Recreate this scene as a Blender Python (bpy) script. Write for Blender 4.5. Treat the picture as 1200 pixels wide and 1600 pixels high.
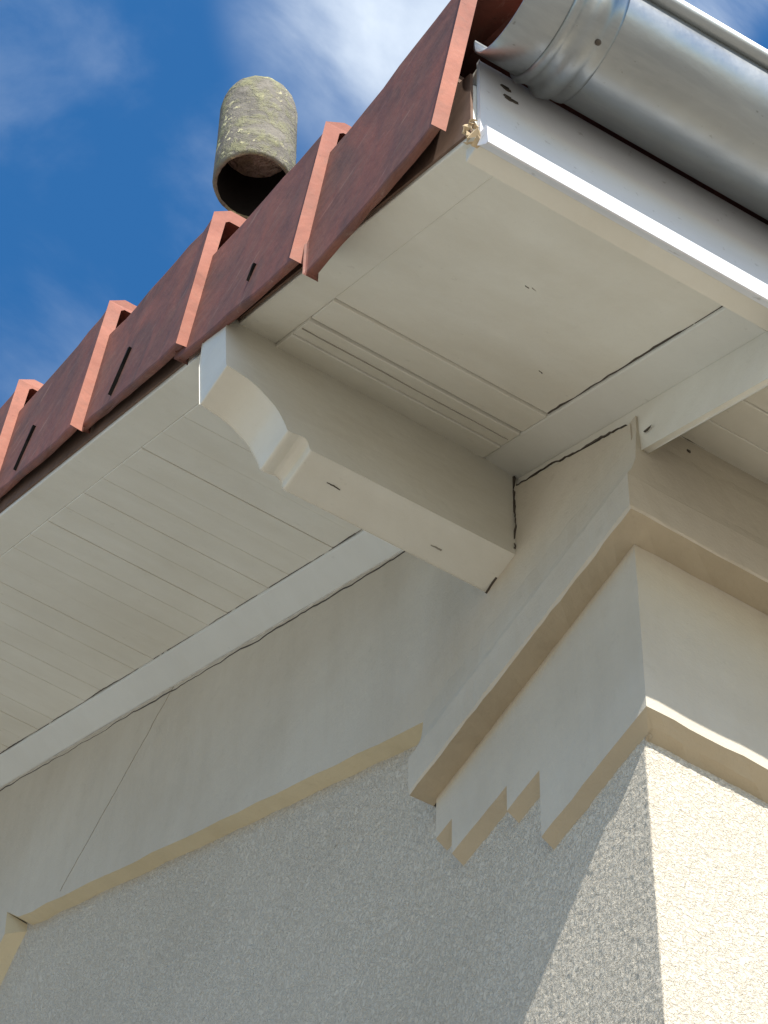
import bpy, bmesh, math, random
import numpy as np
from mathutils import Vector, Matrix
random.seed(7); rng = np.random.default_rng(11)
sc = bpy.context.scene
for o in list(bpy.data.objects): bpy.data.objects.remove(o)

# ------------------------------------------------------------------ units
# Survey of the corner was made in wall-modules of 0.36 m measured from the top of the roughcast corner.
U = 0.36; ZO = 4.53
def W(p): return Vector((p[0]*U, p[1]*U, p[2]*U+ZO))

# ------------------------------------------------------------------ camera
az, pt, rl = math.radians(29.79), math.radians(57.83), math.radians(-1.99)
fwd = Vector((math.sin(az)*math.cos(pt), math.cos(az)*math.cos(pt), math.sin(pt)))
right = Vector((math.cos(az), -math.sin(az), 0)); down = fwd.cross(right)
cr = math.cos(rl)*right + math.sin(rl)*down
cd = -math.sin(rl)*right + math.cos(rl)*down
cam = bpy.data.cameras.new("camera"); camo = bpy.data.objects.new("camera", cam); sc.collection.objects.link(camo)
M = Matrix.Identity(4)
for i in range(3):
    M[i][0] = cr[i]; M[i][1] = -cd[i]; M[i][2] = -fwd[i]
M.translation = W((-3.544, -4.695, -8.143))
camo.matrix_world = M
cam.sensor_fit = 'VERTICAL'; cam.sensor_height = 36; cam.lens = 36*5643/1600
cam.clip_start = 0.05; cam.clip_end = 5000
sc.camera = camo

# ------------------------------------------------------------------ sun and sky
SUN = Vector((-0.185, -1.0, 0.92)).normalized()
el = math.asin(SUN.z)
sl = bpy.data.lights.new("sun", 'SUN'); sl.energy = 4.7; sl.angle = math.radians(0.5); sl.color = (1.0, 0.955, 0.885)
so = bpy.data.objects.new("sun", sl); sc.collection.objects.link(so)
so.location = (0, -20, 30); so.rotation_euler = SUN.to_track_quat('Z', 'Y').to_euler()

w = bpy.data.worlds.new("World"); sc.world = w; w.use_nodes = True
nt = w.node_tree; N = nt.nodes; K = nt.links; N.clear()
out = N.new('ShaderNodeOutputWorld'); bg = N.new('ShaderNodeBackground')
sky = N.new('ShaderNodeTexSky'); sky.sky_type = 'NISHITA'; sky.sun_disc = False
sky.sun_elevation = el; sky.sun_rotation = math.atan2(SUN.x, SUN.y)
sky.air_density = 1.0; sky.dust_density = 0.6; sky.ozone_density = 1.2
tc = N.new('ShaderNodeTexCoord')
hsv = N.new('ShaderNodeHueSaturation'); hsv.inputs['Saturation'].default_value = 1.38; hsv.inputs['Value'].default_value = 0.98
K.new(sky.outputs[0], hsv.inputs['Color'])
def wn(scale, det, rough, dist, lo, hi, off=(0,0,0)):
    mp = N.new('ShaderNodeMapping'); mp.inputs['Location'].default_value = off; mp.inputs['Scale'].default_value = (1, 1.6, 1)
    K.new(tc.outputs['Generated'], mp.inputs['Vector'])
    n = N.new('ShaderNodeTexNoise'); n.inputs['Scale'].default_value = scale; n.inputs['Detail'].default_value = det
    n.inputs['Roughness'].default_value = rough; n.inputs['Distortion'].default_value = dist
    K.new(mp.outputs[0], n.inputs['Vector'])
    r = N.new('ShaderNodeMapRange'); r.interpolation_type = 'SMOOTHSTEP'
    r.inputs['From Min'].default_value = lo; r.inputs['From Max'].default_value = hi
    K.new(n.outputs[0], r.inputs['Value']); return r.outputs[0]
def wm(op, a, b):
    m = N.new('ShaderNodeMath'); m.operation = op; m.use_clamp = (op != 'MULTIPLY')
    for i, v in enumerate((a, b)):
        if isinstance(v, (int, float)): m.inputs[i].default_value = v
        else: K.new(v, m.inputs[i])
    return m.outputs[0]
def blob(d, lo, hi):    # a cloud bank standing in one direction of the sky
    dp = N.new('ShaderNodeVectorMath'); dp.operation = 'DOT_PRODUCT'; dp.inputs[1].default_value = d
    K.new(tc.outputs['Generated'], dp.inputs[0])
    r = N.new('ShaderNodeMapRange'); r.interpolation_type = 'SMOOTHERSTEP'
    r.inputs['From Min'].default_value = lo; r.inputs['From Max'].default_value = hi
    K.new(dp.outputs['Value'], r.inputs['Value']); return r.outputs[0]
def pdir(px, py):
    return (cr*((px-600)/5643) + cd*((py-800)/5643) + fwd).normalized()
wisps = wm('MULTIPLY', wn(11, 7, .55, .3, .42, .85), .26)
fine = wn(20, 6, .52, .3, .25, .78, (3, 1, 2))
bank = wm('MULTIPLY', blob(pdir(630, -10), math.cos(math.radians(3.3)), math.cos(math.radians(0.2))), wm('ADD', wm('MULTIPLY', fine, .72), .14))
bank2 = wm('MULTIPLY', blob(pdir(1120, -40), math.cos(math.radians(1.4)), math.cos(math.radians(0.2))), wm('MULTIPLY', fine, .9))
cl = wm('ADD', wm('ADD', wisps, bank), bank2)
mix = N.new('ShaderNodeMix'); mix.data_type = 'RGBA'
K.new(cl, mix.inputs['Factor']); K.new(hsv.outputs[0], mix.inputs['A'])
mix.inputs['B'].default_value = (4.2, 4.7, 5.3, 1)
K.new(mix.outputs['Result'], bg.inputs['Color']); bg.inputs['Strength'].default_value = 0.125
K.new(bg.outputs[0], out.inputs['Surface'])

sc.view_settings.view_transform = 'Standard'; sc.view_settings.look = 'None'
sc.view_settings.exposure = 0.77; sc.view_settings.gamma = 1.0
sc.render.engine = 'CYCLES'
sc.cycles.max_bounces = 8; sc.cycles.diffuse_bounces = 5

# ------------------------------------------------------------------ materials
class MatB:
    def __init__(s, name, rough=.7, metal=0.0, spec=.3):
        s.m = bpy.data.materials.new(name); s.m.use_nodes = True
        s.t = s.m.node_tree; s.n = s.t.nodes; s.k = s.t.links
        s.b = s.n['Principled BSDF']; s.b.inputs['Roughness'].default_value = rough
        s.b.inputs['Metallic'].default_value = metal; s.b.inputs['Specular IOR Level'].default_value = spec
        s.tc = s.n.new('ShaderNodeTexCoord').outputs['Object']; s.norm = None
    def map(s, scale=(1,1,1), rot=(0,0,0)):
        m = s.n.new('ShaderNodeMapping'); m.inputs['Scale'].default_value = scale; m.inputs['Rotation'].default_value = rot
        s.k.new(s.tc, m.inputs['Vector']); return m.outputs[0]
    def noise(s, scale, det=4, rough=.55, dist=0, vec=None, lo=0, hi=1):
        n = s.n.new('ShaderNodeTexNoise'); n.inputs['Scale'].default_value = scale; n.inputs['Detail'].default_value = det
        n.inputs['Roughness'].default_value = rough; n.inputs['Distortion'].default_value = dist
        s.k.new(vec or s.tc, n.inputs['Vector']); return s.rng(n.outputs[0], lo, hi) if (lo, hi) != (0, 1) else n.outputs[0]
    def rng(s, v, lo, hi, a=0, b=1):
        r = s.n.new('ShaderNodeMapRange'); r.inputs['From Min'].default_value = lo; r.inputs['From Max'].default_value = hi
        r.inputs['To Min'].default_value = a; r.inputs['To Max'].default_value = b
        s.k.new(v, r.inputs['Value']); return r.outputs[0]
    def voro(s, scale, vec=None, feat='F1'):
        n = s.n.new('ShaderNodeTexVoronoi'); n.feature = feat; n.inputs['Scale'].default_value = scale
        s.k.new(vec or s.tc, n.inputs['Vector']); return n.outputs['Distance']
    def mix(s, f, a, b, mode='MIX'):
        n = s.n.new('ShaderNodeMix'); n.data_type = 'RGBA'; n.blend_type = mode
        for key, v in (('Factor', f), ('A', a), ('B', b)):
            if isinstance(v, (int, float)): n.inputs[key].default_value = v
            elif isinstance(v, tuple): n.inputs[key].default_value = (*v, 1)
            else: s.k.new(v, n.inputs[key])
        return n.outputs['Result']
    def math(s, op, a, b=0.0):
        n = s.n.new('ShaderNodeMath'); n.operation = op
        for i, v in enumerate((a, b)):
            if isinstance(v, (int, float)): n.inputs[i].default_value = v
            else: s.k.new(v, n.inputs[i])
        return n.outputs[0]
    def bump(s, h, dist, strength=1.0):
        n = s.n.new('ShaderNodeBump'); n.inputs['Distance'].default_value = dist; n.inputs['Strength'].default_value = strength
        s.k.new(h, n.inputs['Height'])
        if s.norm: s.k.new(s.norm, n.inputs['Normal'])
        s.norm = n.outputs[0]; s.k.new(s.norm, s.b.inputs['Normal'])
    def color(s, v):
        if isinstance(v, tuple): s.b.inputs['Base Color'].default_value = (*v, 1)
        else: s.k.new(v, s.b.inputs['Base Color'])
    def rough(s, v): s.k.new(v, s.b.inputs['Roughness'])

def mat_paint(name, base, dirt, amt=.35):
    m = MatB(name, .55, spec=.35)
    big = m.noise(2.6, 7, .66, .5, lo=.34, hi=.68)
    streak = m.noise(9, 4, .6, vec=m.map((.35, 1, 1.6)), lo=.42, hi=.75)
    spots = m.noise(70, 3, .6, lo=.68, hi=.78)
    c = m.mix(m.math('MULTIPLY', big, amt), base, dirt)
    c = m.mix(m.math('MULTIPLY', streak, amt*.6), c, dirt)
    c = m.mix(m.math('MULTIPLY', spots, .25), c, tuple(x*.55 for x in dirt))
    m.color(c)
    m.bump(m.noise(120, 4, .6, vec=m.map((.25, 1, 1))), .0006, .6); m.bump(m.noise(12, 6, .6), .0032, .7)
    return m.m
P_WOOD = mat_paint('painted_wood', (.67, .655, .585), (.50, .46, .37), .5)
P_BAT = mat_paint('painted_batten', (.60, .595, .545), (.48, .46, .40))
def mat_plaster(name, base, dirt):
    m = MatB(name, .85, spec=.15)
    big = m.noise(2.3, 6, .62, .4, lo=.36, hi=.70)
    vert = m.noise(12, 5, .65, vec=m.map((1, 1, .14)), lo=.45, hi=.8)
    c = m.mix(m.math('MULTIPLY', big, .45), base, dirt)
    c = m.mix(m.math('MULTIPLY', vert, .22), c, tuple(x*.8 for x in dirt))
    hair = m.noise(26, 5, .7, lo=.60, hi=.72)
    c = m.mix(m.math('MULTIPLY', hair, .12), c, tuple(x*.6 for x in dirt))
    m.color(c)
    m.bump(m.noise(200, 5, .65), .0009, .7); m.bump(m.noise(9, 6, .6), .006, .7)
    return m.m
P_PLAST = mat_plaster('smooth_plaster', (.52, .475, .39), (.37, .31, .225))
P_RAW2 = mat_plaster('raw_plaster_yellow', (.58, .50, .34), (.40, .33, .20))
P_UNDER = mat_plaster('underside_plaster', (.44, .375, .27), (.25, .205, .145))  # darker tan plaster colour, set on the cornice undersides
def mat_rough():
    m = MatB('roughcast_render', .92, spec=.12)
    big = m.noise(1.7, 6, .6, .3, lo=.35, hi=.72)
    wv = m.noise(170, 3, .6, 1.2)
    gr = m.noise(330, 4, .65, .6)
    pit = m.rng(wv, .40, .55)
    c = m.mix(m.math('MULTIPLY', big, .5), (.61, .555, .455), (.45, .40, .315))
    c = m.mix(m.math('MULTIPLY', m.rng(wv, .52, .40), .09), c, (.36, .32, .24))
    c = m.mix(m.math('MULTIPLY', m.rng(gr, .54, .66), .30), c, (.40, .36, .29))
    m.color(c)
    m.bump(gr, .0016, .9); m.bump(pit, .0014, .9)
    return m.m
P_ROUGH = mat_rough()
def mat_tile(name, a, b, c3, lich=.25):
    m = MatB(name, .72, spec=.25)
    big = m.noise(7, 6, .65, .8, lo=.34, hi=.68)
    sc1 = m.noise(24, 6, .7, 1.2, vec=m.map((1, .45, 1.3), (math.radians(40), 0, 0)), lo=.45, hi=.72)
    scr = m.noise(60, 5, .7, vec=m.map((1, .12, 1), (math.radians(-58), 0, 0)), lo=.60, hi=.75)
    dots = m.noise(150, 3, .6, lo=.66, hi=.76)
    c = m.mix(big, a, b); c = m.mix(m.math('MULTIPLY', sc1, .55), c, c3)
    c = m.mix(m.math('MULTIPLY', scr, lich), c, (.42, .30, .23))
    c = m.mix(m.math('MULTIPLY', dots, .4), c, (.07, .045, .035))
    m.color(c); m.bump(m.noise(90, 4, .6), .0006, .6); m.bump(m.noise(14, 4, .6), .003, .6)
    return m.m
P_TILE = mat_tile('clay_tile_face', (.235, .086, .060), (.105, .056, .046), (.20, .11, .08), .5)
P_TCUT = mat_tile('clay_tile_cut_edge', (.43, .175, .12), (.27, .10, .072), (.24, .12, .09), .2)
P_TTOP = mat_tile('clay_tile_top', (.20, .07, .05), (.13, .055, .045), (.14, .08, .06), .2)
def mat_zinc():
    m = MatB('zinc_sheet', .36, metal=.92, spec=.5)
    big = m.noise(5, 5, .6, .6, vec=m.map((.5, 1, 1)), lo=.34, hi=.70)
    st = m.noise(26, 5, .65, .5, vec=m.map((.22, 1, 1)), lo=.48, hi=.74)
    dots = m.noise(120, 3, .6, lo=.70, hi=.76)
    c = m.mix(big, (.31, .325, .325), (.22, .23, .228)); c = m.mix(m.math('MULTIPLY', st, .3), c, (.46, .47, .45))
    c = m.mix(m.math('MULTIPLY', dots, .5), c, (.12, .11, .10)); m.color(c)
    m.rough(m.rng(m.noise(11, 5, .6), .3, .75, .28, .50))
    m.bump(m.noise(7, 3, .5, vec=m.map((.3, 1, 1))), .0022, .5); m.bump(m.noise(140, 3, .5), .0003, .5)
    return m.m
P_ZINC = mat_zinc()
def mat_fascia():
    m = MatB('fascia_grey_paint', .5, spec=.4)
    big = m.noise(6, 5, .6, .5, vec=m.map((.4, 1, 1)), lo=.35, hi=.7)
    c = m.mix(m.math('MULTIPLY', big, .6), (.62, .625, .64), (.46, .465, .48))
    c = m.mix(m.math('MULTIPLY', m.noise(55, 4, .6, lo=.64, hi=.72), .5), c, (.22, .2, .18)); m.color(c)
    m.bump(m.noise(30, 4, .6), .0012, .6); return m.m
P_FASC = mat_fascia()
def mat_conc(name='lichened_concrete', g1=1.0):
    m = MatB(name, .95, spec=.1)
    a = m.noise(16, 6, .65, .6, lo=.36, hi=.66); g = m.noise(34, 5, .7, .4, lo=.46, hi=.62)
    y = m.math('MULTIPLY', m.noise(95, 4, .6, .5, lo=.59, hi=.64), m.noise(11, 3, .5, lo=.47, hi=.60)); d = m.noise(90, 4, .65, lo=.56, hi=.68)
    c = m.mix(a, (.23*g1, .212*g1, .18*g1), (.12*g1, .112*g1, .098*g1)); c = m.mix(m.math('MULTIPLY', g, .6), c, (.25, .25, .13))
    c = m.mix(m.math('MULTIPLY', d, .5), c, (.08, .075, .065)); c = m.mix(m.math('MULTIPLY', y, .85), c, (.62, .58, .34)); m.color(c)
    m.bump(m.noise(110, 5, .65), .003, .9); m.bump(g, .0025, .6); return m.m
P_CONC = mat_conc(); P_CBRIGHT = mat_conc('brightened_concrete', 3.2)  # second copy lightened so the disc inside the cowl looks lit
def flat(name, c, r=.8):
    m = MatB(name, r, spec=.2); n = m.noise(40, 4, .6, lo=.35, hi=.7); m.color(m.mix(n, c, tuple(x*.7 for x in c))); return m.m
P_DARK = flat('joint_dirt', (.085, .07, .055)); P_HAIR = flat('hairline_dirt', (.33, .30, .25))
P_OLDW = flat('weathered_wood', (.16, .10, .07)); P_CHIP = flat('chipped_filler', (.55, .42, .26))
P_CAULK = flat('old_caulk', (.66, .63, .56))
def mat_ground():
    m = MatB('paving_ground', .9, spec=.2)
    n = m.noise(.6, 6, .6, .2, lo=.3, hi=.7); v = m.noise(40, 4, .7)
    c = m.mix(n, (.38, .345, .285), (.30, .27, .22)); c = m.mix(m.rng(v, .45, .7, 0, .3), c, (.08, .075, .06)); m.color(c)
    m.bump(v, .004, .6); return m.m
P_GROUND = mat_ground()
P_BLACK = flat('recess_black', (.008, .007, .006))  # near-black: painted-in shade inside the cowl, also the dark tile notches

# ------------------------------------------------------------------ mesh helpers
def link(name, me, mats, parent=None):
    o = bpy.data.objects.new(name, me); sc.collection.objects.link(o)
    for m in (mats if isinstance(mats, (list, tuple)) else [mats]): me.materials.append(m)
    if parent: o.parent = parent
    return o
def obj(name, bm, mats, parent=None, smooth=False, bev=0.0, seg=2):
    if bev:
        bmesh.ops.remove_doubles(bm, verts=bm.verts, dist=1e-6)
        es = [e for e in bm.edges if len(e.link_faces) == 2 and e.calc_face_angle(0) > .35]
        bmesh.ops.bevel(bm, geom=es, offset=bev, segments=seg, affect='EDGES', profile=.5, clamp_overlap=True)
    bmesh.ops.recalc_face_normals(bm, faces=bm.faces)
    me = bpy.data.meshes.new(name); bm.to_mesh(me); bm.free()
    if smooth:
        for p in me.polygons: p.use_smooth = True
    return link(name, me, mats, parent)
TS = .755; SA = math.atan(TS)
def Zs(y): return 1.679 + TS*y
def SP(x, y, w=0):          # a point on the rafter slope, w above it
    return (x, y - w*math.sin(SA), Zs(y) + w*math.cos(SA))
def hexa(bm, pts, mi=0):
    v = [bm.verts.new(W(p)) for p in pts]
    for f in ((0,3,2,1),(4,5,6,7),(0,1,5,4),(1,2,6,5),(2,3,7,6),(3,0,4,7)):
        fc = bm.faces.new([v[i] for i in f]); fc.material_index = mi
    return v
def box(bm, x0, x1, y0, y1, z0, z1, mi=0):
    hexa(bm, [(x0,y0,z0),(x1,y0,z0),(x1,y1,z0),(x0,y1,z0),(x0,y0,z1),(x1,y0,z1),(x1,y1,z1),(x0,y1,z1)], mi)
def sbox(bm, x0, x1, y0, y1, w0, w1, mi=0):      # box laid along the roof slope
    hexa(bm, [SP(x0,y0,w0),SP(x1,y0,w0),SP(x1,y1,w0),SP(x0,y1,w0),SP(x0,y0,w1),SP(x1,y0,w1),SP(x1,y1,w1),SP(x0,y1,w1)], mi)
def pbox(bm, x0, x1, y0, y1, h0, h1, mi=0):      # same, ends cut plumb, h measured upright
    q = lambda x, y, h: (x, y, Zs(y)+h)
    hexa(bm, [q(x0,y0,h0),q(x1,y0,h0),q(x1,y1,h0),q(x0,y1,h0),q(x0,y0,h1),q(x1,y0,h1),q(x1,y1,h1),q(x0,y1,h1)], mi)
def prismx(bm, yz, x0, x1, mi=0, side=0):         # outline in the gable plane, extruded along x
    a = [bm.verts.new(W((x0, y, z))) for y, z in yz]; b = [bm.verts.new(W((x1, y, z))) for y, z in yz]
    f = bm.faces.new(a); f.material_index = mi; bm.faces.new(b[::-1]).material_index = mi
    n = len(a)
    for i in range(n):
        f = bm.faces.new([a[i], a[(i+1) % n], b[(i+1) % n], b[i]]); f.material_index = side
def tube(bm, pts, r, n=8, cap=True):
    pts = [Vector(p) for p in pts]; rings = []
    for i, p in enumerate(pts):
        d = (pts[min(i+1, len(pts)-1)] - pts[max(i-1, 0)]).normalized()
        a = d.orthogonal().normalized(); b = d.cross(a)
        rr = r[i] if isinstance(r, (list, tuple)) else r
        rings.append([bm.verts.new(p + rr*(math.cos(t)*a + math.sin(t)*b)) for t in [2*math.pi*k/n for k in range(n)]])
    for i in range(len(rings)-1):
        for k in range(n): bm.faces.new([rings[i][k], rings[i][(k+1) % n], rings[i+1][(k+1) % n], rings[i+1][k]])
    if cap: bm.faces.new(rings[0]); bm.faces.new(rings[-1][::-1])

# a wobbly open joint: narrow dirt-filled ribbon just proud of the surface it runs along
def crack(name, a, b, up, nrm, wid=.006, wob=.006, parent=None, mat=None, gaps=.0, seed=0, n=None):
    r = random.Random(seed); a = Vector(a); b = Vector(b); up = Vector(up).normalized(); nrm = Vector(nrm).normalized()
    L = (b-a).length; n = n or max(8, int(L/.03)); bm = bmesh.new(); prev = None; off = 0; ww = 1
    for i in range(n+1):
        t = i/n; off = off*.8 + r.uniform(-1, 1)*wob*.5; ww = max(.06, min(1.8, ww + r.uniform(-.35, .35)))
        if r.random() < gaps: prev = None; continue
        p = a.lerp(b, t) + up*off; h = wid*ww*.5
        q = [bm.verts.new(W(p + up*h + nrm*.0014)), bm.verts.new(W(p - up*h + nrm*.0014)),
             bm.verts.new(W(p - up*h - nrm*.006)), bm.verts.new(W(p + up*h - nrm*.006))]
        if prev:
            for k in range(4): bm.faces.new([prev[k], prev[(k+1) % 4], q[(k+1) % 4], q[k]])
        else: bm.faces.new(q)
        prev = q
    return obj(name, bm, mat or P_DARK, parent)

# ------------------------------------------------------------------ ground
bm = bmesh.new()
v = [bm.verts.new((x, y, 0)) for x, y in ((-600,-600),(600,-600),(600,600),(-600,600))]; bm.faces.new(v)
g = obj('ground', bm, P_GROUND); g['kind'] = 'structure'

# ------------------------------------------------------------------ house
house = bpy.data.objects.new('house', None); sc.collection.objects.link(house)
house['label'] = 'cream rendered house corner with boxed eaves, moulded cornice, red clay verge tiles and zinc gutter'
house['category'] = 'house'
ZG = -ZO/U; XL = 26.0; YR = 11.0; YB = 22.0

def vnoise(x, y, cell, seed):
    r = np.random.default_rng(seed); T = r.random((256, 256))
    xi = np.floor(x/cell).astype(int); yi = np.floor(y/cell).astype(int)
    fx = x/cell-xi; fy = y/cell-yi; fx = fx*fx*(3-2*fx); fy = fy*fy*(3-2*fy)
    g = lambda i, j: T[i % 256, j % 256]
    return (g(xi,yi)*(1-fx)+g(xi+1,yi)*fx)*(1-fy) + (g(xi,yi+1)*(1-fx)+g(xi+1,yi+1)*fx)*fy
def rough_h(a, b, seed):
    # combed, thrown-on grain: ridged noise, warped
    wa = a + .022*vnoise(a, b, .04, seed+5); wb = b + .022*vnoise(a, b, .036, seed+6)
    n1 = vnoise(wa, wb*1.2, .021, seed); n2 = vnoise(wa, wb, .0125, seed+1); n3 = vnoise(a, b, .007, seed+2)
    rid = 1-np.abs(2*n1-1); rid2 = 1-np.abs(2*n2-1)
    return (rid**2)*.22 + rid2*.45 + n3*.6
def gridmesh(name, A, B, fn, mat, parent):
    na, nb = len(A), len(B); AA, BB = np.meshgrid(A, B, indexing='ij')
    P = fn(AA, BB).reshape(-1, 3); P = P*U; P[:, 2] += ZO
    idx = np.arange(na*nb).reshape(na, nb)
    F = np.stack([idx[:-1,:-1], idx[1:,:-1], idx[1:,1:], idx[:-1,1:]], -1).reshape(-1, 4)
    me = bpy.data.meshes.new(name); me.vertices.add(len(P)); me.vertices.foreach_set('co', P.astype(np.float32).ravel())
    me.loops.add(F.size); me.loops.foreach_set('vertex_index', F.ravel().astype(np.int32))
    me.polygons.add(len(F)); me.polygons.foreach_set('loop_start', np.arange(0, F.size, 4, dtype=np.int32))
    me.polygons.foreach_set('loop_total', np.full(len(F), 4, dtype=np.int32)); me.update(); me.validate()
    me.polygons.foreach_set('use_smooth', np.ones(len(F), dtype=bool))
    return link(name, me, mat, parent)
DEP = .0034
# gable and eave roughcast, one continuous skin turning the corner, real grain where it is close
ys = np.concatenate([np.arange(0, 1.5, .0060), np.arange(1.5, 5.4, .014)])[::-1]
xs = np.concatenate([np.arange(.0060, .62, .0060), np.arange(.63, 1.6, .02)])
Apar = np.concatenate([-ys, xs]); Bz = np.concatenate([np.arange(-1.75, .1, .0060), np.arange(.106, 1.45, .010)])
def skin(A, B):
    h = rough_h(A+7, B+9, 3)*DEP
    x = np.where(A < 0, 0, A); y = np.where(A < 0, -A, 0)
    near = np.exp(-np.abs(A)/.02)*.5
    nx = np.where(A < 0, -1.0, 0.0); ny = np.where(A < 0, 0.0, -1.0)
    nx = np.where(np.abs(A) < .012, -.7, nx); ny = np.where(np.abs(A) < .012, -.7, ny)
    rough = 1 + .6*near
    return np.stack([x + nx*(h*rough-DEP*.6), y + ny*(h*rough-DEP*.6), B], -1)
rw = gridmesh('rendered_wall', Apar, Bz, skin, P_ROUGH, house)
Apar2 = -np.concatenate([np.arange(.9, 5.4, .018)])[::-1]
def skin2(A, B):
    h = rough_h(A+7, B+9, 3)*DEP
    return np.stack([-(h-DEP*.6), -A, B], -1)
B2 = np.arange(1.436, 4.2, .018)
gridmesh('rendered_wall', Apar2, B2, skin2, P_ROUGH, house)
# remaining plain body of the walls
bm = bmesh.new()
prismx(bm, [(.02, ZG), (YB, ZG), (YB, Zs(0)), (YR, Zs(YR)), (.02, Zs(.02)-.02)], .02, .5)
obj('wall_core', bm, P_ROUGH, house)
bm = bmesh.new()
box(bm, .5, XL, .02, .6, ZG, 1.55); box(bm, .5, XL, YB-.6, YB, ZG, 1.55); box(bm, XL-.5, XL, .6, YB-.6, ZG, 1.55)
obj('wall_core', bm, P_ROUGH, house)
bm = bmesh.new()   # skin below and beyond the detailed area
box(bm, -.004, .02, 0.001, 5.39, ZG, -1.75); box(bm, -.004, .02, 5.39, YB, ZG, 4.5)
box(bm, .02, XL, -.002, .02, ZG, -1.75); box(bm, 1.58, XL, -.002, .02, -1.75, 1.4)
obj('rendered_wall', bm, P_ROUGH, house)

# frieze: smooth plaster band under the verge, standing proud of the roughcast
FB = -1.185
fr = [(1.075, 1.10), (1.075, Zs(1.075)+FB)]
for i in range(1, 24):
    y = 1.075 + (4.49-1.075)*i/24; fr.append((y, Zs(y)+FB + random.uniform(-.007, .007)))
fr += [(4.49, 3.965), (4.475, 3.80), (4.56, 3.74), (4.66, 3.66), (4.78, 3.50), (4.86, 3.30), (4.95, 3.1), (6, 3.1), (6, Zs(6)-.03), (.62, Zs(.62)-.03), (.60, Zs(.60)-.09), (-.135, Zs(-.135)-.125), (-.135, 1.10)]
bm = bmesh.new()
a = [bm.verts.new(W((-.07, y, z))) for y, z in fr]; b = [bm.verts.new(W((.03, y+(0.0 if z > 3.9 or y < 4.4 else -.10), z - .012))) for y, z in fr]
bm.faces.new(a).material_index = 0
for i in range(len(a)):
    f = bm.faces.new([a[i], a[(i+1) % len(a)], b[(i+1) % len(a)], b[i]]); f.material_index = 1 if 1 <= i <= 30 else 0
frieze = obj('frieze', bm, [P_PLAST, P_RAW2], house); frieze['label'] = 'smooth plaster band under the verge'
crack('hairline_crack', (-.0705, 3.02, Zs(3.02)-.06), (-.0705, 3.93, 3.50), (0, 1, 0), (-1, 0, 0), .0030, .016, frieze, P_HAIR, 0, 5, 70)

# cornice block wrapping the corner: splayed top, fillet, flat face, stepped (corbelled) return on the gable
def wrap(bm, prof, yend, xend, mi_of=lambda k: 0):
    # prof: list of (dx, dy, z): offset in -x on the gable side, -y on the eave side
    cols = []; rj = random.Random(21)
    ny_ = 26; xs_ = [-9 + 0*i for i in range(0)]
    gy = [i/ny_ for i in range(ny_)]
    ex = [0, .04, .09, .15, .22, .30, .38, .47, .56, .66, .8, 1.0, 1.4, 2, 4, xend]
    for (dx, dy, z) in prof:
        c = []
        for t in gy:
            c.append(bm.verts.new(W((-dx+rj.uniform(-.0022, .0022), yend*(1-t)-dy*t, z+rj.uniform(-.0035, .0035)))))
        c.append(bm.verts.new(W((-dx, -dy, z))))
        for x in ex[1:]:
            c.append(bm.verts.new(W((-dx+x if x < 1.5 else x, -dy+rj.uniform(-.0022, .0022), z+rj.uniform(-.0035, .0035)))))
        cols.append(c)
    for k in range(len(cols)-1):
        for j in range(len(cols[0])-1):
            f = bm.faces.new([cols[k][j], cols[k][j+1], cols[k+1][j+1], cols[k+1][j]]); f.material_index = mi_of(k)
    return cols
bm = bmesh.new()
prof = [(.050, .150, 1.47), (.072, .163, 1.34), (.085, .168, 1.19), (.105, .172, 1.11), (.125, .178, 1.06), (.128, .180, 1.05), (.128, .180, .872), (.122, .176, .862), (.035, .06, .868)]
cols = wrap(bm, prof, 1.062, XL, lambda k: 1 if k >= 7 else 0)
# end of the moulding at the gable side
e = [c[0] for c in cols]; back0 = bm.verts.new(W((.02, 1.062, 1.47))); back1 = bm.verts.new(W((.02, 1.062, .868)))
bm.faces.new(e + [back1, back0])
obj('cornice_moulding', bm, [P_PLAST, P_UNDER], house)
bm = bmesh.new(); box(bm, -.066, XL, -.160, .0, 1.30, 1.47); box(bm, -.030, XL, -.158, .0, 1.47, 1.60); obj('wall_head', bm, P_PLAST, house)
# trim the part of the block that would rise past the sloping soffit: it simply dies into it (hidden above)
bm = bmesh.new()
ol = [(-.075, .038), (.461, .038), (.461, .357), (.636, .357), (.636, .482), (.942, .490), (.942, .664), (1.034, .664), (1.034, .87)]
jr = random.Random(5); o2 = []
for (ya, za), (yb, zb) in zip(ol[:-1], ol[1:]):
    m = max(1, int(abs(yb-ya)/.05)); o2.append((ya, za))
    for q in range(1, m): o2.append((ya+(yb-ya)*q/m, za+(zb-za)*q/m+jr.uniform(-.004, .004)))
o2.append(ol[-1]); ol = o2; n = len(ol); d2 = .042
front = [bm.verts.new(W((-d2, y, z))) for y, z in ol]
cf = bm.verts.new(W((-d2, -.075, .87)))
bm.faces.new(front + [cf])
for i in range(n-1):
    (y0, z0), (y1, z1) = ol[i], ol[i+1]
    if abs(z1-z0) < .02:    # soffit of a step: splayed back to the wall
        f = bm.faces.new([front[i], front[i+1], bm.verts.new(W((.012, y1, z1-.040))), bm.verts.new(W((.012, max(y0, -.0), z0-.040)))]); f.material_index = 1
    else:                    # riser
        bm.faces.new([front[i], front[i+1], bm.verts.new(W((.012, y1, z1-.0))), bm.verts.new(W((.012, y0, z0-.040)))])
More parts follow.
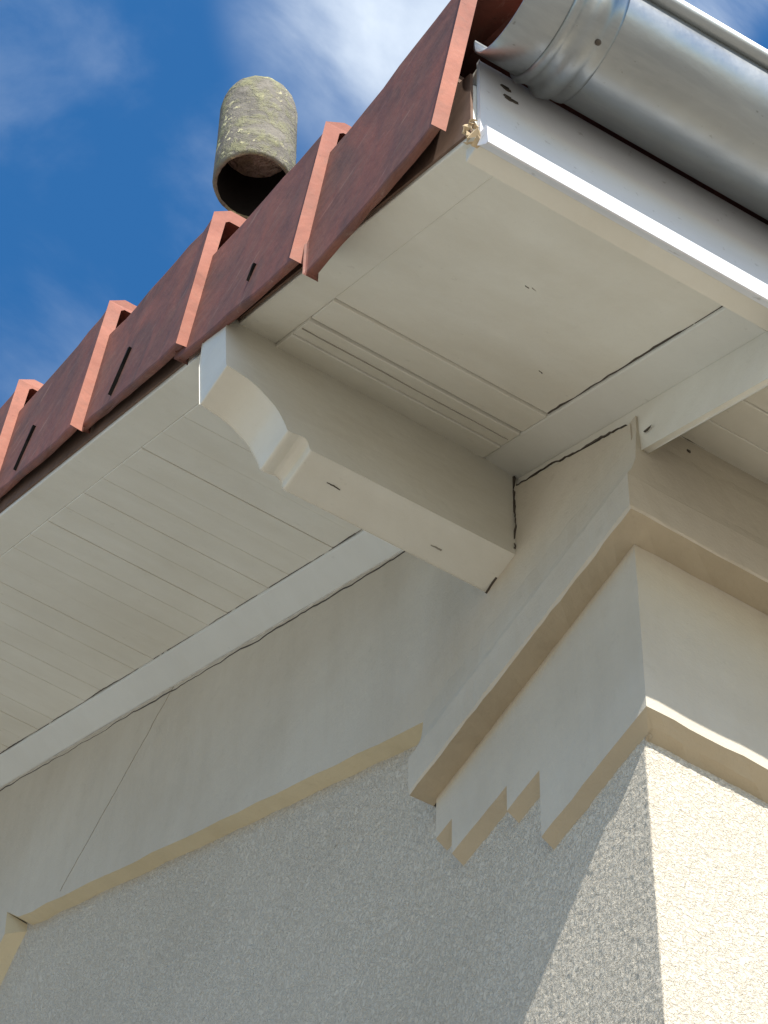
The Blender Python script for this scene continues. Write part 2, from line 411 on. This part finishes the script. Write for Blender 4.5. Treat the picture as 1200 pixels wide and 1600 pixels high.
# eave side flat face and splayed underside
exs = [-d2, .0, .05, .10, .16, .22, .28, .35, .42, .5, .6, .8, 1.2, 3, XL]
top = [bm.verts.new(W((x, -.075, .87))) for x in exs]
bot = [bm.verts.new(W((x, -.075+(jr.uniform(-.002, .002) if x > -.04 else 0), .038+(jr.uniform(-.0025, .0025) if x > -.04 else 0)))) for x in exs]
mid = [bm.verts.new(W((max(x, 0)+.0, -.035+jr.uniform(-.003, .003), .014+jr.uniform(-.003, .003)))) for x in exs]
und = [bm.verts.new(W((max(x, 0), .012, -.004+jr.uniform(-.005, .003)))) for x in exs]
for i in range(len(exs)-1):
    bm.faces.new([top[i], top[i+1], bot[i+1], bot[i]])
    for p_, q_ in ((bot, mid), (mid, und)):
        f = bm.faces.new([p_[i], p_[i+1], q_[i+1], q_[i]]); f.material_index = 1
f = bm.faces.new([bot[0], mid[0], bm.verts.new(W((.012, -.0, -.002)))]); f.material_index = 1
corb = obj('cornice_fascia', bm, [P_PLAST, P_UNDER], house)
corb['label'] = 'flat plaster cornice face with stepped lower end'


# ---- boxed verge soffit
soff = bpy.data.objects.new('soffit', None)
bm = bmesh.new()
# right bay: three moulded boards next to the purlin, then a flush panel to the fascia
sbox(bm, -.985, -.19, .405, .518, -.014, .03); sbox(bm, -.985, -.19, .292, .399, -.010, .03)
sbox(bm, -.985, -.19, .140, .280, -.004, .03)
ed = [.136, -.82]
for i in range(1): sbox(bm, -.985, -.19, ed[i+1], ed[i], .006 + .0016*(i % 2), .03)
soffit = obj('soffit', bm, P_WOOD, house, bev=.0011)
soffit['label'] = 'painted soffit boards between purlin and gutter'
bm = bmesh.new()
y = .70; k = 0
while y < 8.5:
    wdt = .165; sbox(bm, -.985, -.19, y+.0014, y+wdt-.0014, random.uniform(-.002, .002), .03)
    y += wdt; k += 1
sbox(bm, -.985, -.19, 8.5, YR, 0, .03)
obj('soffit', bm, P_WOOD, house, bev=.0010)
bm = bmesh.new(); sbox(bm, -1.0, .1, -.82, YR, .034, .06); obj('soffit_backing', bm, P_OLDW, house)
# battens along the wall
bm = bmesh.new(); hexa(bm, [SP(-.190,-.82,-.008),SP(-.0555,-.82,-.030),SP(-.0555,.518,-.030),SP(-.190,.518,-.008),SP(-.190,-.82,.03),SP(-.0555,-.82,.03),SP(-.0555,.518,.03),SP(-.190,.518,.03)]); bat = obj('batten', bm, P_BAT, house, bev=.0018)
bm = bmesh.new(); hexa(bm, [SP(-.190,.69,-.012),SP(-.0715,.69,-.066),SP(-.0715,YR,-.066),SP(-.190,YR,-.012),SP(-.190,.69,.03),SP(-.0715,.69,.03),SP(-.0715,YR,.03),SP(-.190,YR,.03)]); bat2 = obj('batten', bm, P_BAT, house, bev=.0018)
# rafter tail continuing the gable past the corner
bm = bmesh.new()
prismx(bm, [(y, Zs(y)+h) for y, h in ((.515,-.11),(.515,-.20),(.0,-.285),(-.79,-.285),(-.905,-.085),(-.905,.03),(.515,.03))], -.058, -.035)
obj('rafter_tail', bm, P_WOOD, house, bev=.0018)
# eave soffit beyond the rafter tail
bm = bmesh.new(); y = -.165; 
while y > -.78:
    sbox(bm, .10, XL, max(y-.17, -.80)+.003, y-.003, -.05+random.uniform(-.003,.003), .0); y -= .17
es = obj('soffit', bm, P_WOOD, house, bev=.0012); es['label'] = 'painted eave soffit boards at the right edge'

# ---- verge board and fascia
bm = bmesh.new(); pbox(bm, -1.125, -.984, -.897, YR, .004, .34); vb = obj('verge_board', bm, P_WOOD, house, bev=.0015)
bm = bmesh.new(); pbox(bm, -1.134, -1.1255, -.90, YR, .022, .40); obj('gap_shade_cladding', bm, P_OLDW, vb)  # weathered board added dark, its colour paints shade into the flap gap
bm = bmesh.new(); box(bm, -1.105, XL, -.900, -.825, .985, 1.49); fas = obj('fascia_board', bm, P_WOOD, house, bev=.0022)
bm = bmesh.new()
prs = [(-.902, 1.49), (-.914, 1.49), (-.914, 1.012), (-.948, 1.000), (-.953, .892), (-.946, .892), (-.902, .955)]
a = [bm.verts.new(W((-1.112, y, z))) for y, z in prs]; b = [bm.verts.new(W((XL, y, z))) for y, z in prs]
bm.faces.new(a); bm.faces.new(b[::-1])
for i in range(len(a)): bm.faces.new([a[i], a[(i+1) % len(a)], b[(i+1) % len(a)], b[i]])
obj('drip_edge', bm, P_FASC, fas, bev=.0008)
# chipped corner of the fascia
bm = bmesh.new()
r = random.Random(4)
for i in range(16):
    c = Vector((-1.125+r.uniform(-.02,.02), -.885+r.uniform(-.03,.02), 1.0+r.uniform(-.03,.07)))
    s = r.uniform(.008, .02)
    vs = [bm.verts.new(W(c + s*Vector((r.uniform(-1,1), r.uniform(-1,1), r.uniform(-1,1))))) for _ in range(7)]
    bmesh.ops.convex_hull(bm, input=vs)
obj('chipped_corner', bm, P_CHIP, fas)

# ---- purlin with a scrolled end, resting on the gable wall
pr = [(-1.166, 2.30), (-1.166, 2.00), (-1.150, 1.785)]
ctl = [(-1.150, 1.785), (-1.105, 1.778), (-1.067, 1.768), (-1.03, 1.748), (-.994, 1.718), (-.965, 1.69), (-.944, 1.655), (-.928, 1.622), (-.916, 1.590)]
def catmull(c, m=4):
    c = [Vector(p) for p in c]; c = [2*c[0]-c[1]] + c + [2*c[-1]-c[-2]]; o = []
    for i in range(1, len(c)-2):
        for q in range(m):
            t = q/m; p0, p1, p2, p3 = c[i-1:i+3]
            o.append(tuple(.5*((2*p1)+(p2-p0)*t+(2*p0-5*p1+4*p2-p3)*t*t+(3*p1-p0-3*p2+p3)*t**3)))
    return o + [tuple(c[-2])]
pr += catmull(ctl)[1:]
pr += [(-.905, 1.588), (-.890, 1.592), (-.872, 1.599), (-.858, 1.600), (-.846, 1.592), (-.838, 1.577), (-.832, 1.548), (-.824, 1.545), (-.70, 1.552), (.30, 1.578), (.30, 2.30)]
bm = bmesh.new(); y0, y1 = .518, .690
a = [bm.verts.new(W((x, y0, Zs(y0)+.02 if z > 2.1 else z))) for x, z in pr]
b = [bm.verts.new(W((x, y1, Zs(y1)+.02 if z > 2.1 else z))) for x, z in pr]
bm.faces.new(a); bm.faces.new(b[::-1])
for i in range(len(a)): bm.faces.new([a[i], a[(i+1) % len(a)], b[(i+1) % len(a)], b[i]])
pur = obj('purlin', bm, P_WOOD, house, bev=.0022); pur['label'] = 'projecting purlin with scrolled end'

# ---- joints and cracks
S_ = Vector((0, 1, TS)).normalized(); NS = Vector((0, math.sin(SA), -math.cos(SA)))
X_ = Vector((1, 0, 0))
crack('open_joint', SP(-.1915, .13, .0055), SP(-.1915, -.78, .0055), X_, NS, .0038, .006, bat, P_DARK, 0, 1)
crack('open_joint', SP(-.1915, 5.2, -.001), SP(-.1915, .78, -.001), X_, NS, .0026, .004, bat2, P_DARK, 0, 2)
crack('open_joint', SP(-.0705, 5.6, -.084), SP(-.0705, .76, -.084), (0, -TS, 1), (-1, 0, 0), .0038, .010, bat2, P_DARK, 0, 3, 150)
crack('caulk_line', SP(-.0730, 5.6, -.066), SP(-.0730, .72, -.066), (0, -TS, 1), (-1, 0, 0), .007, .004, bat2, P_CAULK, .0, 13, 120)
crack('open_joint', (-.072, .50, 1.966), (-.072, -.12, 1.475), (0, -TS, 1), (-1, 0, 0), .006, .009, house, P_DARK, 0, 4, 40)
crack('open_joint', (-.074, .514, 2.04), (-.074, .514, 1.60), (0, 1, 0), (-1, -.3, 0), .013, .009, pur, P_DARK, 0, 6, 34)
crack('open_joint', (-.076, .514, 1.60), (-.076, .69, 1.56), (0, 0, 1), (-1, 0, 0), .003, .005, pur, P_DARK, 0, 7, 12)
crack('open_joint', SP(-.98, .345, -.0125) , SP(-.20, .345, -.0125), S_, NS, .003, .002, soffit, P_HAIR, 0, 8)
crack('open_joint', (.10, -.168, 1.50), (1.2, -.168, 1.50), (0, 0, 1), (0, -1, 0), .010, .006, es, P_DARK, 0, 10)

# plaster smeared over the rafter at the wall corner, nicks in the paint, a fixing hole
def lump(name, pts, mat, parent, k=1):
    bm = bmesh.new(); vs = [bm.verts.new(W(p)) for p in pts]; bmesh.ops.convex_hull(bm, input=vs)
    return obj(name, bm, mat, parent, smooth=True)
rr_ = random.Random(12)
lump('mud_spot', [(-.066+rr_.uniform(-.003, .008), -.19-.05*i/7, 1.33-.035*i/7+rr_.uniform(-.009, .009)) for i in range(8)], P_DARK, house)
def nick(parent, c, d, up, nrm, wid=.004, seed=0, mat=None): crack('paint_nick', Vector(c)-Vector(d)/2, Vector(c)+Vector(d)/2, up, nrm, wid, .003, parent, mat or P_DARK, 0, seed, 6)
nick(pur, (-.70, .60, 1.5515), (.05, 0, 0), (0, 1, 0), (0, 0, -1), .0025, 1)
nick(pur, (-.30, .63, 1.562), (.04, 0, 0), (0, 1, 0), (0, 0, -1), .003, 3, P_HAIR)
for i_, (x_, y_) in enumerate(((-.62, -.40), (-.60, -.405), (-.34, -.05))):
    nick(soffit, SP(x_, y_, .006), (.016, .004, .003), S_, NS, .003, 20+i_, P_HAIR if i_ % 2 else P_DARK)
for i_, (x_, z_) in enumerate(((.13, 1.48), (.30, .95), (.16, .60))):
    if i_ == 0: lump('fixing_hole', [(x_+.009*math.cos(t), -.1585-.003*(j % 2), 1.43+.010*math.sin(t)) for j, t in enumerate([q*math.pi/4 for q in range(8)])], P_DARK, house)

# ---- gutter
GY, GZ, GR = -1.138, 1.488, .196
def arcp(r, a0, a1, n, cy=GY, cz=GZ): return [(cy + r*math.cos(a), cz + r*math.sin(a)) for a in [a0+(a1-a0)*i/n for i in range(n+1)]]
a0, a1 = math.radians(180-4), math.radians(360+8)
outer = arcp(GR, a0, a1, 40); inner = arcp(GR-.008, a1, a0, 40)
nx = [-1.15, -.985, -.95, -.9, -.6, 0, 1, 3, 8, XL]
bm = bmesh.new(); rings = []
for x in nx: rings.append([bm.verts.new(W((x, y, z))) for y, z in outer+inner])
m_ = len(rings[0])
for i in range(len(rings)-1):
    for k in range(m_): bm.faces.new([rings[i][k], rings[i][(k+1) % m_], rings[i+1][(k+1) % m_], rings[i+1][k]])
bm.faces.new(rings[0]); bm.faces.new(rings[-1][::-1])
gut = obj('gutter', bm, P_ZINC, house, smooth=True); gut['label'] = 'half-round zinc gutter'
bm = bmesh.new(); br = .030
tube(bm, [W((x, GY-GR-.012, GZ+.028)) for x in (-1.15, 0, 4, XL)], br*U, 20)
obj('gutter_bead', bm, P_ZINC, gut, smooth=True)
# joint collar: bands that run round the trough
bm = bmesh.new()
xp = [-1.02, -1.018, -1.004, -.990, -.984, -.960, -.952, -.930, -.905, -.895, -.872, -.862, -.860]
rp = [.000, .010, .017, .010, .006, .006, .016, .024, .016, .007, .007, .005, .000]
rr = []
for x, dr in zip(xp, rp):
    rr.append([bm.verts.new(W((x, y, z))) for y, z in arcp(GR+.001+dr, math.radians(176), math.radians(364), 44)])
for i in range(len(rr)-1):
    for k in range(44): bm.faces.new([rr[i][k], rr[i][k+1], rr[i+1][k+1], rr[i+1][k]])
col = obj('joint_collar', bm, P_ZINC, gut, smooth=True)
bm = bmesh.new()
ang = math.radians(248); px_ = (-.905, GY+(GR+.018)*math.cos(ang), GZ+(GR+.018)*math.sin(ang))
bmesh.ops.create_icosphere(bm, subdivisions=2, radius=.010*U, matrix=Matrix.Translation(W(px_)))
obj('rivet', bm, P_DARK, gut)
# dirt smudges and screws on the fascia
bm = bmesh.new(); r = random.Random(3)
for (x, z) in ((-1.02, 1.40), (-1.005, 1.34)):
    for _ in range(3):
        c = Vector((x+r.uniform(-.012,.012), -.913, z+r.uniform(-.008,.008)))
        vs = [bm.verts.new(W(c + Vector((.016*math.cos(t), -.004*(i % 2), .009*math.sin(t))))) for i, t in enumerate([j*math.pi/4 for j in range(8)])]
        bmesh.ops.convex_hull(bm, input=vs)
obj('screw_head', bm, P_DARK, fas)

# ---- roof covering, verge tiles
roof = None
bm = bmesh.new()
ST = (.83, .665); rows = []
prof_x = np.arange(-1.06, 2.2, .11)
F0 = (-.017, 1.594)
pv = None
for i in range(-1, 14):
    fy, fz = F0[0]+i*ST[0], F0[1]+i*ST[1]
    if i == -1: fz += .15; fy -= .03
    line = []
    for j, (dy, dz) in enumerate(((-.16, .50), (-.175, .60), (.66, 1.11))):
        line.append([bm.verts.new(W((x, fy+dy, fz+dz+(.03*math.cos(x*2*math.pi/.44) if j else 0)))) for x in list(prof_x)+[XL+1.2]])
    for a_, b_ in zip(line[:-1], line[1:]):
        for k in range(len(a_)-1): bm.faces.new([a_[k], a_[k+1], b_[k+1], b_[k]])
box(bm, -1.14, XL+1.1, YR+.2, YR+.4, Zs(YR)+.3, Zs(YR)+.9)
hexa(bm, [(-1.14, YR, Zs(YR)+.3), (XL+1.1, YR, Zs(YR)+.3), (XL+1.1, YB+1, Zs(-1)+.3), (-1.14, YB+1, Zs(-1)+.3),
          (-1.14, YR, Zs(YR)+.6), (XL+1.1, YR, Zs(YR)+.6), (XL+1.1, YB+1, Zs(-1)+.6), (-1.14, YB+1, Zs(-1)+.6)])
roof = obj('roof', bm, P_TTOP, house)
bm = bmesh.new(); pbox(bm, -1.12, XL+1, -.80, YR, .47, .52); obj('roof_underlay', bm, P_OLDW, roof)

def tile_mesh(F, T, rb, rt, seed):
    r = random.Random(seed); bm = bmesh.new()
    F = Vector((0, *F)); T = Vector((0, *T)); R0 = F+Vector((0, *rb)); R1 = T+Vector((0, *rt))
    th = .031; xo, xr = -1.214, -1.180
    sl = 1.35                                    # slab reaches inwards
    ns = 10; secs = []
    for i in range(ns+1):
        t = 0 if i == 0 else (.035 if i == 1 else (i-1)/(ns-1)); b = F.lerp(R0, t); c = T.lerp(R1, t); x = xo+(xr-xo)*t**.7
        wob = lambda s_: Vector((r.uniform(-.003, .003), r.uniform(-.003, .003), r.uniform(-.004, .004)))
        dn = (b-c).normalized(); ch = .050
        xt = xo+(-1.185-xo)*min(1, t*1.3)**.8 if t > 0 else xo; x2 = x; x = x
        P = [b+Vector((x, 0, 0))+wob(1), b+Vector((x+th, 0, 0))+wob(1), c+dn*(th+.018)+Vector((xt+th, 0, 0)), c+dn*th+Vector((xt+th+.018, 0, 0)),
             c+dn*th+Vector((-.62, 0, 0)), c+Vector((-.62, 0, 0)), c+Vector((xt+ch, 0, 0))+wob(1), c+dn*ch*.7+Vector((xt, 0, 0))+wob(1)]
        secs.append([bm.verts.new(W(p)) for p in P])
    bm.faces.new(secs[0]).material_index = 1; bm.faces.new(secs[-1][::-1])
    for i in range(ns):
        for k in range(8):
            f = bm.faces.new([secs[i][k], secs[i][(k+1) % 8], secs[i+1][(k+1) % 8], secs[i+1][k]])
            if i == 0 and k in (5, 6): f.material_index = 1
    return bm
Fs = [(-.835, 1.103), (-.017, 1.594), (.782, 2.277), (1.633, 2.948)]
for i in range(4, 13): Fs.append((Fs[-1][0]+.845, Fs[-1][1]+.665))
for i, F in enumerate(Fs):
    T = (F[0]-.185+random.uniform(-.008,.008), F[1]+.665+random.uniform(-.01,.01))
    if i == 0: T = (F[0]-.21, F[1]+.72); rb, rt = (.80, .39), (1.0, .36)
    else: rb, rt = (.87, .700), (1.0, .59)
    t = obj('verge_tile', tile_mesh(F, T, rb, rt, i), [P_TILE, P_TCUT], roof, bev=.0036)
    if i == 0: t['label'] = 'lowest verge tile, kicked up beside the gutter'
    # moulded notch in the flap
    if i > 0:
        a_ = Vector((-1.198, F[0]+.47, F[1]+.67)); b_ = Vector((-1.196, F[0]+.60, F[1]+.53))
        if i == 1: a_, b_ = Vector((-1.204, F[0]+.30, F[1]+.44)), Vector((-1.203, F[0]+.34, F[1]+.39))
        cbm = bmesh.new(); m0 = .5*(a_+b_); d = b_-a_; s = Vector((0, .8, .6))*.0045
        pts = [a_-s*1.8, a_+s*1.8, a_+d*.35+s*.9, b_, a_+d*.35-s*.6]
        vo = [cbm.verts.new(W(p+Vector((-.004, 0, 0)))) for p in pts]; vi = [cbm.verts.new(W(p+Vector((.012, 0, 0)))) for p in pts]
        cbm.faces.new(vo); cbm.faces.new(vi[::-1])
        for k in range(5): cbm.faces.new([vo[k], vo[(k+1) % 5], vi[(k+1) % 5], vi[k]])
        obj('notch', cbm, P_BLACK, t)

# ---- chimney cowl: open-ended concrete cylinder on an elbow behind the verge
def cam_pt(px, py, t):
    d = cr*((px-600)/5643) + cd*((py-800)/5643) + fwd
    return Vector((-3.544, -4.695, -8.143)) + d*t
CB = cam_pt(396, 291, 14.2); CR = .160; CL = .63
AX = Vector((-.07, -.11, .99)).normalized(); AU = Vector((1, 0, 0)); AV = AX.cross(AU)
bm = bmesh.new(); n = 48
prf = [(CR-.016, .0), (CR-.004, -.003), (CR+.002, .012), (CR+.002, .12), (CR, .25), (CR-.002, CL-.13), (CR-.010, CL-.085), (CR-.026, CL-.045), (CR-.050, CL-.014), (CR-.068, CL),
       (CR-.078, CL-.008), (CR-.060, CL-.04), (CR-.032, CL-.09), (CR-.022, CL-.14), (CR-.018, .24)]
rg = []; r = random.Random(8)
for (rad, z) in prf:
    rg.append([bm.verts.new(W(CB + AX*z + rad*(math.cos(t)*AU + math.sin(t)*AV) + Vector((r.uniform(-1,1), r.uniform(-1,1), r.uniform(-1,1)))*.0018)) for t in [2*math.pi*k/n for k in range(n)]])
for i in range(len(rg)):
    j = (i+1) % len(rg)
    for k in range(n):
        f = bm.faces.new([rg[i][k], rg[i][(k+1) % n], rg[j][(k+1) % n], rg[j][k]])
        if i >= 13: f.material_index = 1  # lower inner wall coloured black so the opening reads as shaded
vs = [bm.verts.new(W(CB + AX*.27 + (CR-.010)*(math.cos(t)*AU + math.sin(t)*AV))) for t in [2*math.pi*k/n for k in range(n)]]
vt = [bm.verts.new(v.co + AX*.02*U) for v in vs]
bm.faces.new(vs).material_index = 2; bm.faces.new(vt[::-1])  # added inner disc, lit look put into its pale colour
for k in range(n): bm.faces.new([vs[k], vs[(k+1) % n], vt[(k+1) % n], vt[k]])
chim = obj('chimney', bm, [P_CONC, P_BLACK, P_CBRIGHT], roof, smooth=True); chim['label'] = 'lichened concrete vent cowl'
bm = bmesh.new()
s0 = CB+AX*.22+Vector((CR*.94, .05, 0)); e0 = CB+AX*.22+Vector((.34, .12, .0))
zr = 2.35+.80*(e0.y)
tube(bm, [W(s0), W(e0-Vector((.08, .02, 0))), W(e0+Vector((0, 0, -.02))), W(e0+Vector((.02, 0, -.14))), W((e0.x+.02, e0.y, zr-.3))], [.105*U, .105*U, .105*U, .10*U, .10*U], 28)
obj('chimney_pipe', bm, P_CONC, chim, smooth=True)
